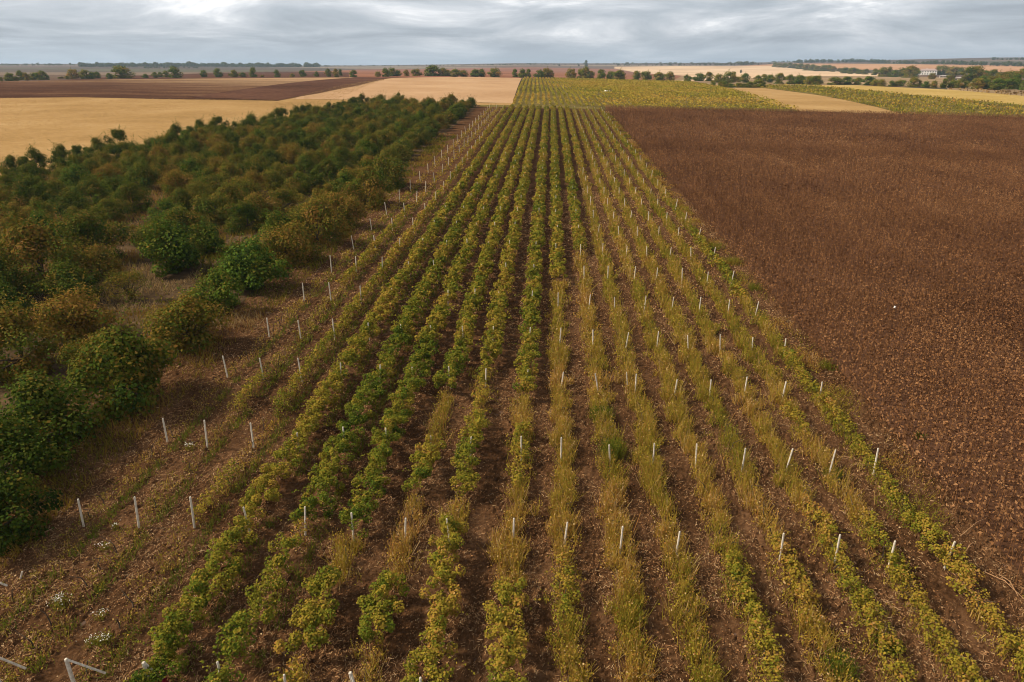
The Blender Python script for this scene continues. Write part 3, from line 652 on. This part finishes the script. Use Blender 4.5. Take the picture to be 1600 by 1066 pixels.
# ------------------------------------------------------------------ crops in the far fields
def in_poly(X, Y, P):
    c = np.zeros(len(X), bool)
    for (x1, y1), (x2, y2) in zip(P, P[1:] + P[:1]):
        if y1 == y2: continue
        c ^= ((y1 > Y) != (y2 > Y)) & (X < (x2 - x1) * (Y - y1) / (y2 - y1) + x1)
    return c
def crop(name, n, P, h, size, m, tc, lab, cat, r0, r1, blade=.5, color=(.5, .5, .5, 1), tn=.09, spr=.9):
    r = np.exp(rng.uniform(math.log(r0), math.log(r1), n)); a = rng.uniform(-.78, .68, n); X = r * np.sin(a); Y = r * np.cos(a)
    k = in_poly(X, Y, P); X, Y, r = X[k], Y[k], r[k]; n = len(X); C = np.stack([X, Y, terr(X, Y)], 1); s = r / 150.
    nb = int(n * blade)
    B = blades(C[:nb], rng.uniform(.6, 1.1, nb) * h, size * s[:nb] * .3, .3)
    Lc = C[nb:] + np.stack([np.zeros(n - nb), np.zeros(n - nb), rng.uniform(.3, 1, n - nb) * h], 1)
    Lf = leaves(Lc, size * s[nb:] * rng.uniform(.35, .9, n - nb), spread=spr)
    T = tc + .5 * (cluster_noise(X, Y, 14, 31) - .5) * .5 + rng.normal(0, tn, n)
    o = link(name, quad_mesh(name, np.concatenate([B, Lf]), m, np.clip(T, 0, 1))); o.color = color; return tag(o, lab, cat, kind='stuff')
NG = [(x, min(y, 336)) if x > -125 else (x, y) for x, y in GOLD]
crop('dry_straw_crop', 300000, NG, .22, .26, M_gold, .5, 'golden dry crop covering the wide field behind the orchard', 'crop', 70, 840, .0, (.5, .54, .5, 1), .10, .35)
GS = [hit(*p) for p in [(1120, 133.5), (1250, 133), (1425, 149), (1720, 178), (1720, 188), (1600, 184.5), (1410, 178.6), (1285, 150), (1190, 137.5)]]
crop('green_crop_strip', 90000, GS, 1.3, .5, M_leaf, .50, 'strip of mixed green and yellow crop between the tan and yellow fields', 'crop', 300, 1100, .3, (.5, .62, .5, 1))
RM = [hit(*p) for p in [(1480, 137), (1720, 153), (1720, 163), (1480, 140.3)]]
crop('rough_dry_grass', 16000, RM, 1.0, .8, M_gold, .25, 'rough dry grass margin below the valley trees at right edge', 'grass', 400, 1200)
YF = [hit(*p) for p in [(1250, 133), (1330, 133), (1480, 140), (1720, 163), (1720, 179), (1600, 176), (1425, 149)]]
# far vineyard rows
def far_rows():
    x = -19.0; k = 0; n_ = 0
    inpoly = FARV
    while x < 150:
        ys = np.arange(323.5, 822, 1.3)
        xs = np.full(len(ys), x) + (ys - 323) * (-.026 + (x + 17) * .0012 * .35) + .2 * np.sin(ys * .05)
        kk = in_poly(xs, ys, inpoly)
        ys, xs = ys[kk], xs[kk]
        if len(ys) > 12:
            m_ = 3 if x < 60 else 2
            X = np.repeat(xs, m_); Y = np.repeat(ys, m_) + rng.normal(0, .8, len(xs) * m_); X = X + rng.normal(0, .30 if x < 45 else .75, len(X))
            g = cluster_noise(X, Y, 9, 41 + int(x)); kp = g > rng.uniform(.05, .42, len(X)); X, Y = X[kp], Y[kp]; n = len(X)
            C = np.stack([X, Y, terr(X, Y) + rng.uniform(.3, 1.5, n)], 1)
            T = .54 + .22 * (cluster_noise(X, Y, 30, 40) - .5) + .12 * (cluster_noise(X, Y, 6, 42) - .5) + rng.normal(0, .06, n)
            o = link('far_vine_row', quad_mesh('far_vine_row', leaves(C, rng.uniform(.6, 1.1, n) * (Y / 380) ** .5, spread=.8), M_leaf, np.clip(T, 0, .9))); o.color = (.5, .72, .5, 1)
            n_ += 1; tag(o, 'pale green far vine row, %s from the left edge of the farther vineyard' % nth(n_), 'vine row', 'vine rows in the farther vineyard')
        x += 2.75; k += 1
far_rows()
# ------------------------------------------------------------------ distant trees
FT = [proto('hedgerow', 2400, 3.3, 6.8, -.9, 26, .48, shoots=5, big=1.25, ragged=.4, r0=.28) for _ in range(5)]
FT_tall = proto('narrow', 1200, 1.6, 8.0, .4, 12, .5, shoots=3, ragged=.2, r0=.2)
A = lambda L, ox, sc=5.926, oy=80: [(ox + x / sc, oy + b / sc, wd / sc, (b - t) / sc) for x, wd, t, b in L]
hedge = A([(15,20,250,280),(105,70,215,275),(155,30,245,275),(195,50,205,265),(250,40,220,270),(325,65,210,265),(395,70,205,265),(445,30,235,265),(565,40,240,255),(625,40,235,260),(685,75,190,255),(800,80,185,255),(850,50,200,255),(900,50,205,250),(1015,50,215,255),(1125,150,165,250),(1345,40,215,247),(1440,45,205,245),(1485,40,205,240),(1540,55,195,242)], 0) \
 + A([(20,95,165,245),(290,50,190,240),(425,60,165,240),(565,60,180,240),(645,60,205,237),(750,55,165,238),(830,30,230,240),(965,50,185,240),(1105,50,212,238),(1200,50,180,235),(1330,35,190,235),(1440,50,175,235),(1515,50,175,240),(1555,40,175,225)], 270) \
 + A([(68,30,330,357),(180,25,335,355),(215,30,322,355),(245,35,320,353),(270,30,325,353),(312,25,328,353),(355,40,322,352),(435,65,310,352),(480,40,320,352),(505,30,325,352),(540,45,325,355),(575,40,330,355),(635,45,322,355),(660,30,325,355),(720,50,322,357)], 530, 2.963, 0) \
 + A([(30,60,175,240),(100,65,165,245),(155,60,175,245),(250,80,175,250),(320,80,170,250),(355,70,185,250),(545,85,175,255),(630,60,180,255),(680,80,160,258),(730,60,185,258),(820,100,182,262),(915,60,190,262),(985,100,180,272),(1150,85,195,272),(1235,80,190,270),(1365,90,200,275),(1460,85,205,280)], 800) \
 + A([(70,40,220,275),(103,30,235,288),(185,95,207,275),(280,75,205,278),(375,75,215,290),(470,115,205,290),(555,40,240,285),(610,75,220,290),(735,60,235,290),(790,80,225,280),(850,60,230,290),(930,90,220,300),(1030,70,235,303),(1125,85,230,305),(1210,80,235,308),(1270,80,235,310),(1445,110,255,310),(1560,90,250,310)], 1060) \
 + A([(60,70,260,310),(160,100,250,315),(215,60,270,318),(275,65,275,320),(370,45,285,322),(415,40,280,322),(465,60,275,322),(575,85,260,328),(630,30,285,328),(685,50,285,335),(760,50,290,340),(852,45,265,340),(935,60,280,340),(990,45,280,343),(1050,55,285,343),(1160,90,275,350),(1245,80,280,350),(1350,100,280,357),(1440,90,270,352),(1510,60,270,350),(1590,60,290,360)], 1330)
bushes = A([(315,60,280,322),(395,50,285,332),(430,60,285,336),(480,60,300,338),(560,50,295,337),(610,50,300,337),(660,70,290,336),(745,90,270,336)], 1060)
valley = A([(890,50,110,145),(935,50,115,150),(985,45,118,152),(1030,50,115,155),(1075,40,120,160),(1130,60,125,165),(1185,60,130,178),(1240,60,135,180),(1290,60,140,185),(1345,60,140,185),(1390,50,140,185),(1430,50,150,190),(1495,40,160,190),(1545,60,155,205),(1590,40,160,210)], 1060) \
 + A([(20,60,165,205),(80,50,175,210),(130,60,175,215),(215,55,175,222),(285,80,170,235),(345,60,165,235),(400,70,190,240),(470,80,165,235),(535,100,160,245),(590,60,175,235),(745,50,215,258),(825,90,155,220),(880,70,155,220),(950,100,155,225),(1010,70,160,220),(905,55,230,278),(1080,90,180,285),(1150,90,175,285),(1240,80,200,260),(1300,70,195,270),(1370,80,220,290),(1290,80,255,330),(1210,80,250,320),(1380,80,250,330),(1470,90,205,290),(1560,80,205,300),(1440,80,235,320),(1520,80,240,330)], 1330)
def plant_line(L, where, group, tints, brs):
    for n_, (px, by, wd, ht) in enumerate(sorted(L)):
        x, y = hit(px, by); r = math.hypot(x, y); w_m = max(wd / F * r, 2.5) * 1.2; h_m = max(ht / F * r, 2.0) * 1.12
        ti = tints[rng.integers(0, len(tints))] + rng.normal() * .03; br = min(1, brs * 1.4 * rng.uniform(.85, 1.2))
        e = tree('hedgerow_tree', FT[rng.integers(0, 5)], x, y, w_m / 6.4, h_m / 6.9, ti, br, where % nth(n_ + 1), 'tree', group)
plant_line(hedge, 'rounded dark green tree, %s from the left in the hedgerow behind the fields', 'trees in the hedgerow across the plain', [.32, .38, .44, .52], .8)
plant_line(bushes, 'grey-green bush, %s from the left in front of the right hedgerow', 'grey bushes before the hedgerow', [.42], .95)
plant_line(valley, 'dark tree, %s from the left among the valley trees around the farmhouse', 'trees in the valley by the farmhouse', [.34, .40, .46, .54], .64)
for (px, by, wd, ht, lab, pr) in ((1157.5, 114, 3.4, 4.4, 'lone small tree standing in the pale stubble field', FT[0]), (916, 103.5, 7, 9, 'lone bright tree breaking the skyline above the reddish field', FT[1]), (1491.5, 125.6, 5, 12.5, 'tall narrow dark tree standing between farmhouse and barn', FT_tall), (1473.8, 137.4, 7, 12.0, 'dark pointed tree rising from the right hedgerow', FT_tall), (874, 103, 3, 3, 'tiny lone bush on the skyline left of the bright tree', FT[2]), (904, 103.5, 3, 3, 'tiny bush just left of the bright skyline tree', FT[3])):
    x, y = hit(px, by); r = math.hypot(x, y); R_ = 1.7 if pr is FT_tall else 3.2
    tree('lone_tree', pr, x, y, wd / F * r / (2 * R_), ht / F * r / (7.8 if pr is FT_tall else 6.9), .40, .6, lab, 'tree', None)
# wooded ridges and far tree belts, too far off to tell trees apart
def wood(name, lines, lab, tint=.3):
    Q = []; T = []
    for (pts, hpx, dn) in lines:
        for (xa, ya), (xb, yb) in zip(pts[:-1], pts[1:]):
            n = int(abs(xb - xa) * dn)
            for k in range(n):
                u = rng.uniform(); px = xa + (xb - xa) * u; py = ya + (yb - ya) * u + rng.normal() * .15
                x, y = hit(px, py); r = math.hypot(x, y)
                h = hpx / F * r * rng.uniform(.5, 1.25) * (.7 + .6 * float(cluster_noise(np.array([px * 1.0]), np.array([py]), 4.0, 77)[0])); wd = h * rng.uniform(.7, 1.3)
                m_ = 42; D = rdir(m_); C = np.array([x, y, tz(x, y) + h * .52]) + D * np.array([wd * .5, wd * .5, h * .46]) * rng.uniform(.6, 1, m_)[:, None]
                Q.append(leaves(C, h * .30, D, .5)); T.append(np.full(m_, tint + rng.normal() * .05) + rng.normal(0, .04, m_))
    o = link(name, quad_mesh(name, np.concatenate(Q), M_tree, np.clip(np.concatenate(T), 0, 1))); o.color = (.5, .5, .5, 1); tag(o, lab, 'woodland', kind='stuff')
wood('ridge_wood_right', [([(1240, 98.6), (1350, 97.8), (1400, 100), (1480, 101.0), (1600, 104.5), (1680, 105)], 4.0, .7), ([(1470, 99.5), (1560, 101.5), (1680, 103)], 3.6, .5), ([(1545, 94), (1600, 93.8), (1680, 93.5)], 2.5, .6), ([(1205, 97.5), (1330, 96.0)], 1.8, .6)], 'dark belt of trees along the ridge above the orange field at right')
wood('skyline_wood_centre', [([(1085, 102.7), (1148, 102.2)], 3.0, .5), ([(1150, 102.5), (1185, 102)], 5.0, .5), ([(960, 103), (1085, 102.7)], 2.5, .4), ([(930, 101), (1205, 100)], 2.2, .7), ([(800, 101.5), (930, 101)], 1.8, .6)], 'low tree belts on the skyline in the middle of the horizon', .36)
wood('skyline_wood_left', [([(-60, 103), (90, 102.6), (140, 102), (320, 101.3), (400, 102.5)], 2.4, .7), ([(125, 105), (320, 104.6), (500, 105.2)], 4.5, 2.2), ([(225, 107.3), (310, 107)], 2.0, .4), ([(400, 103), (560, 104), (800, 102)], 1.6, .6)], 'blue-dark woods covering the low hills on the left horizon', .30)
# ------------------------------------------------------------------ farmhouse and barn
M_white = plain('white_render', (.78, .76, .72)); M_roof = plain('faded_roof', (.36, .28, .26)); M_glass = plain('dark_glass', (.03, .035, .04), .25); M_barn = plain('grey_sheet_roof', (.34, .31, .30)); M_wallb = plain('buff_wall', (.42, .36, .29))
def building(name, px, by, wpx, nfl, dep, lab, roofm, wallm, nwin, ang):
    x, y = hit(px, by); r = math.hypot(x, y); W = wpx / F * r; H = nfl; e = bpy.data.objects.new(name, None); COL.objects.link(e)
    e.location = (x, y, tz(x, y) - .3); e.rotation_euler = (0, 0, math.atan2(y, x) - math.pi / 2 + ang); tag(e, lab, 'building')
    link('wall', poly_mesh('wall', *box(-W / 2, W / 2, 0, dep, 0, H), wallm), e)
    ov = .8; rh = H * .38
    V = [(-W / 2 - ov, -ov, H + .01), (W / 2 + ov, -ov, H + .01), (W / 2 + ov, dep + ov, H + .01), (-W / 2 - ov, dep + ov, H + .01), (-W / 2 + dep * .4, dep / 2, H + rh), (W / 2 - dep * .4, dep / 2, H + rh)]
    rf = link('roof', poly_mesh('roof', V, [(0, 1, 5, 4), (2, 3, 4, 5), (1, 2, 5), (3, 0, 4), (3, 2, 1, 0)], roofm), e)
    for f in range(2 if H > 6 else 1):
        for k in range(nwin):
            wx = -W / 2 + W * (k + .5) / nwin; wz = 1.2 + f * H * .48; ww = W / nwin * .22
            fr = link('window', poly_mesh('window', *box(wx - ww - .15, wx + ww + .15, -.12, .0 - .003, wz - .15, wz + H * .25 + .15), wallm), e)
            link('pane', poly_mesh('pane', *box(wx - ww, wx + ww, -.16, -.123, wz, wz + H * .25), M_glass), fr)
    if H > 6: link('chimney', poly_mesh('chimney', *box(-W * .1, -W * .1 + 1.2, dep * .4, dep * .4 + 1.2, H + rh * .7, H + rh + 1.2), wallm), rf)
    else: link('door', poly_mesh('door', *box(W * .3, W * .3 + 3, -.06, -.003, 0, H * .75), M_barn), e)
    return e
building('farmhouse', 1449, 117.2, 20, 10, 14, 'white two-storey farmhouse with faded hipped roof among valley trees', M_roof, M_white, 7, .0)
building('barn', 1500.5, 126.3, 15, 3.6, 14, 'low barn with long grey roof right of the narrow dark tree', M_barn, M_wallb, 3, -.15)
building('farm_outbuilding', 1478, 121.5, 14, 3.2, 9, 'low buff outbuilding between the white farmhouse and the barn', M_barn, M_wallb, 4, .1)
# ------------------------------------------------------------------ small things near the camera
M_petal = plain('white_petals', (.78, .76, .70)); M_redp = plain('crimson_leaves', (.20, .008, .018)); M_sack = plain('white_plastic', (.8, .8, .78), .5)
def clump(px, py, n, R, h, mflower, lab, name, cat, fl=90, fs=.05, group=None, leaf_t=.4):
    x, y = hit(px, py); e = bpy.data.objects.new(name, None); COL.objects.link(e); e.location = (x, y, tz(x, y)); tag(e, lab, cat, group)
    C = np.stack([rng.normal(0, R * .5, n), rng.normal(0, R * .5, n), rng.uniform(0, h, n)], 1)
    o = link('leaves', quad_mesh('leaves', np.concatenate([leaves(C, .09), blades(C * np.array([1, 1, 0]), h * rng.uniform(.5, 1.1, n), .02, .3)]), M_leaf, np.clip(rng.normal(leaf_t, .08, 2 * n), 0, 1)), e); o.color = (.5, .55, .5, 1)
    if mflower is not None:
        c = np.stack([rng.normal(0, R * .5, fl), rng.normal(0, R * .4, fl), h * rng.uniform(.75, 1.15, fl)], 1); link('flowers', quad_mesh('flowers', leaves(c, fs * rng.uniform(.7, 1.3, fl), aspect=1.0), mflower, None), e)
clump(96, 948, 90, .45, .55, M_petal, 'largest clump of white wildflowers in the second vine row near bottom left', 'wildflower_clump', 'flowers', 80, .05, 'white wildflowers')
clump(160, 966, 40, .3, .4, M_petal, 'small white wildflower tuft just right of the largest clump', 'wildflower_clump', 'flowers', 35, .05, 'white wildflowers')
clump(166, 1006, 110, .4, .5, M_petal, 'white wildflowers with green leaves above the braced end posts', 'wildflower_clump', 'flowers', 45, .05, 'white wildflowers')
clump(146, 1008, 50, .3, .4, M_petal, 'faint white wildflowers left of the green-leaved clump', 'wildflower_clump', 'flowers', 30, .045, 'white wildflowers')
clump(164, 860, 50, .4, .4, M_petal, 'white wildflowers below the nearest post of the first row', 'wildflower_clump', 'flowers', 40, .05, 'white wildflowers')
clump(182, 828, 40, .25, .4, M_petal, 'pair of white flower heads beside the second row post', 'wildflower_clump', 'flowers', 22, .05, 'white wildflowers')
clump(297, 702, 50, .4, .4, M_petal, 'white wildflowers near the foot of the third line of posts', 'wildflower_clump', 'flowers', 40, .06, 'white wildflowers')
clump(252, 1082, 60, .3, .5, M_redp, 'crimson-leaved plant at the foot of the fourth row end post', 'red_plant', 'plant', 260, .12)
for (px, py, n, R, h, lt, lab) in ((957, 712, 700, .75, 1.1, .30, 'bright green leafy tuft in the eleventh vine row'), (940, 655, 700, .7, .9, .18, 'dark green tall grass tuft in the eleventh vine row'), (1308, 1050, 500, .6, .8, .22, 'vivid green tuft at the bottom of the fourteenth vine row'), (990, 958, 220, .3, .7, .3, 'small bright green tuft low in the tall tawny weeds'), (1302, 745, 350, .7, .5, .22, 'dark green grass tuft below a post in the sixteenth row'), (1385, 1010, 350, .6, .5, .2, 'green grass tuft under the yellow vine near bottom right'), (745, 700, 60, .2, .6, .25, 'tiny green sprout right of the seventh row post'),
        (1113, 388, 500, 1.5, .8, .36, 'pale green bush on the verge beside the brown field, farther one'), (1145, 412, 420, 1.3, .8, .40, 'pale green bush on the verge beside the brown field, nearer one'), (1178, 452, 260, .9, .7, .34, 'small green weed bush on the verge near the sixth post line'), (1292, 575, 220, .7, .7, .36, 'green weed bush against the sunflower edge right of the vineyard'), (1437, 685, 120, .35, .4, .22, 'low green weed on the bare verge by the brown field')):
    clump(px, py, n, R, h, None, lab, 'green_tuft', 'plant', group='green tufts', leaf_t=lt)
def verge():
    n = 26000; u = rng.uniform(0, 1, n); Y = 22 * (300 / 22) ** u; X = 22.9 + rng.normal(0, .75, n); k = cluster_noise(X, Y, 2.5, 61) > rng.uniform(.35, .8, n); X, Y = X[k], Y[k]; n = len(X); s = np.maximum(1, Y / 45)
    C = np.stack([X, Y, terr(X, Y)], 1); h = rng.uniform(.1, .55, n); L = C + np.stack([0 * h, 0 * h, h], 1)
    g = cluster_noise(X, Y, 4, 62); T = .35 + .55 * g + rng.normal(0, .08, n); nb = n // 2
    return quad_mesh('verge_weeds', np.concatenate([blades(C[:nb], h[:nb], .03 * s[:nb], .5), leaves(L[nb:], .09 * s[nb:])]), M_leaf, np.clip(T, .1, 1))
tag(link('verge_weeds', verge()), 'patchy green and dry weeds on the verge between vines and sunflowers', 'weeds', kind='stuff').color = (.5, .5, .5, 1)
def lump(px, py, s, m, lab, name, cat):
    x, y = hit(px, py); bm = bmesh.new(); bmesh.ops.create_icosphere(bm, subdivisions=3, radius=1)
    for v in bm.verts:
        k = 1 + .35 * mnoise.noise(v.co * 1.8 + Vector((px, 0, 0))); v.co = Vector((v.co.x * s[0], v.co.y * s[1], max(v.co.z, -.4) * s[2])) * k
    me = bpy.data.meshes.new(name); bm.to_mesh(me); bm.free(); me.materials.append(m); [setattr(p, 'use_smooth', True) for p in me.polygons]
    o = link(name, me); o.location = (x, y, tz(x, y) + s[2] * .4); return tag(o, lab, cat)
o = lump(1394, 499, (.10, .08, .17), M_sack, 'small white plastic bag caught in the brown sunflowers', 'plastic_bag', 'bag'); o.location.z += 1.2
lump(948, 144, (2.6, 1.6, .8), M_sack, 'pale heap lying in the middle of the farther vineyard', 'pale_heap', 'heap')
# fallen dry stalks on the verge at the right
def stalks():
    parts = []
    for (a, b) in (((1535, 895), (1600, 940)), ((1500, 840), (1545, 810)), ((1520, 850), (1505, 870)), ((1560, 900), (1590, 935))):
        (x1, y1), (x2, y2) = hit(*a), hit(*b); parts.append(tube([(x1, y1, tz(x1, y1) + .1), ((x1 + x2) / 2, (y1 + y2) / 2, tz(x1, y1) + .35), (x2, y2, tz(x2, y2) + .12)], [.018, .022, .012], 5))
    return merge(parts)
M_straw = plain('dry_straw', (.36, .21, .11))
tag(link('fallen_stalks', poly_mesh('fallen_stalks', *stalks(), M_straw)), 'long dry stalks fallen across the bare verge by the sunflowers', 'dry stalks', kind='stuff')
# ------------------------------------------------------------------ haze
def haze():
    me = poly_mesh('haze', *box(-14600, 14600, -14600, 14600, -26, 130), None) if False else bpy.data.meshes.new('haze')
    V, Fc = box(-14600, 14600, -14600, 14600, -32, 140); me.from_pydata(V, [], Fc); me.update()
    m = bpy.data.materials.new('haze'); m.use_nodes = True; t = m.node_tree; t.nodes.clear(); out = nd(t, 'ShaderNodeOutputMaterial')
    pv = nd(t, 'ShaderNodeVolumePrincipled'); pv.inputs['Color'].default_value = (.58, .76, 1.0, 1); pv.inputs['Density'].default_value = 8e-5; pv.inputs['Anisotropy'].default_value = .2
    t.links.new(pv.outputs[0], out.inputs['Volume']); me.materials.append(m)
    return tag(link('haze', me), 'thin pale haze over the whole plain', 'haze', kind='stuff')
haze()
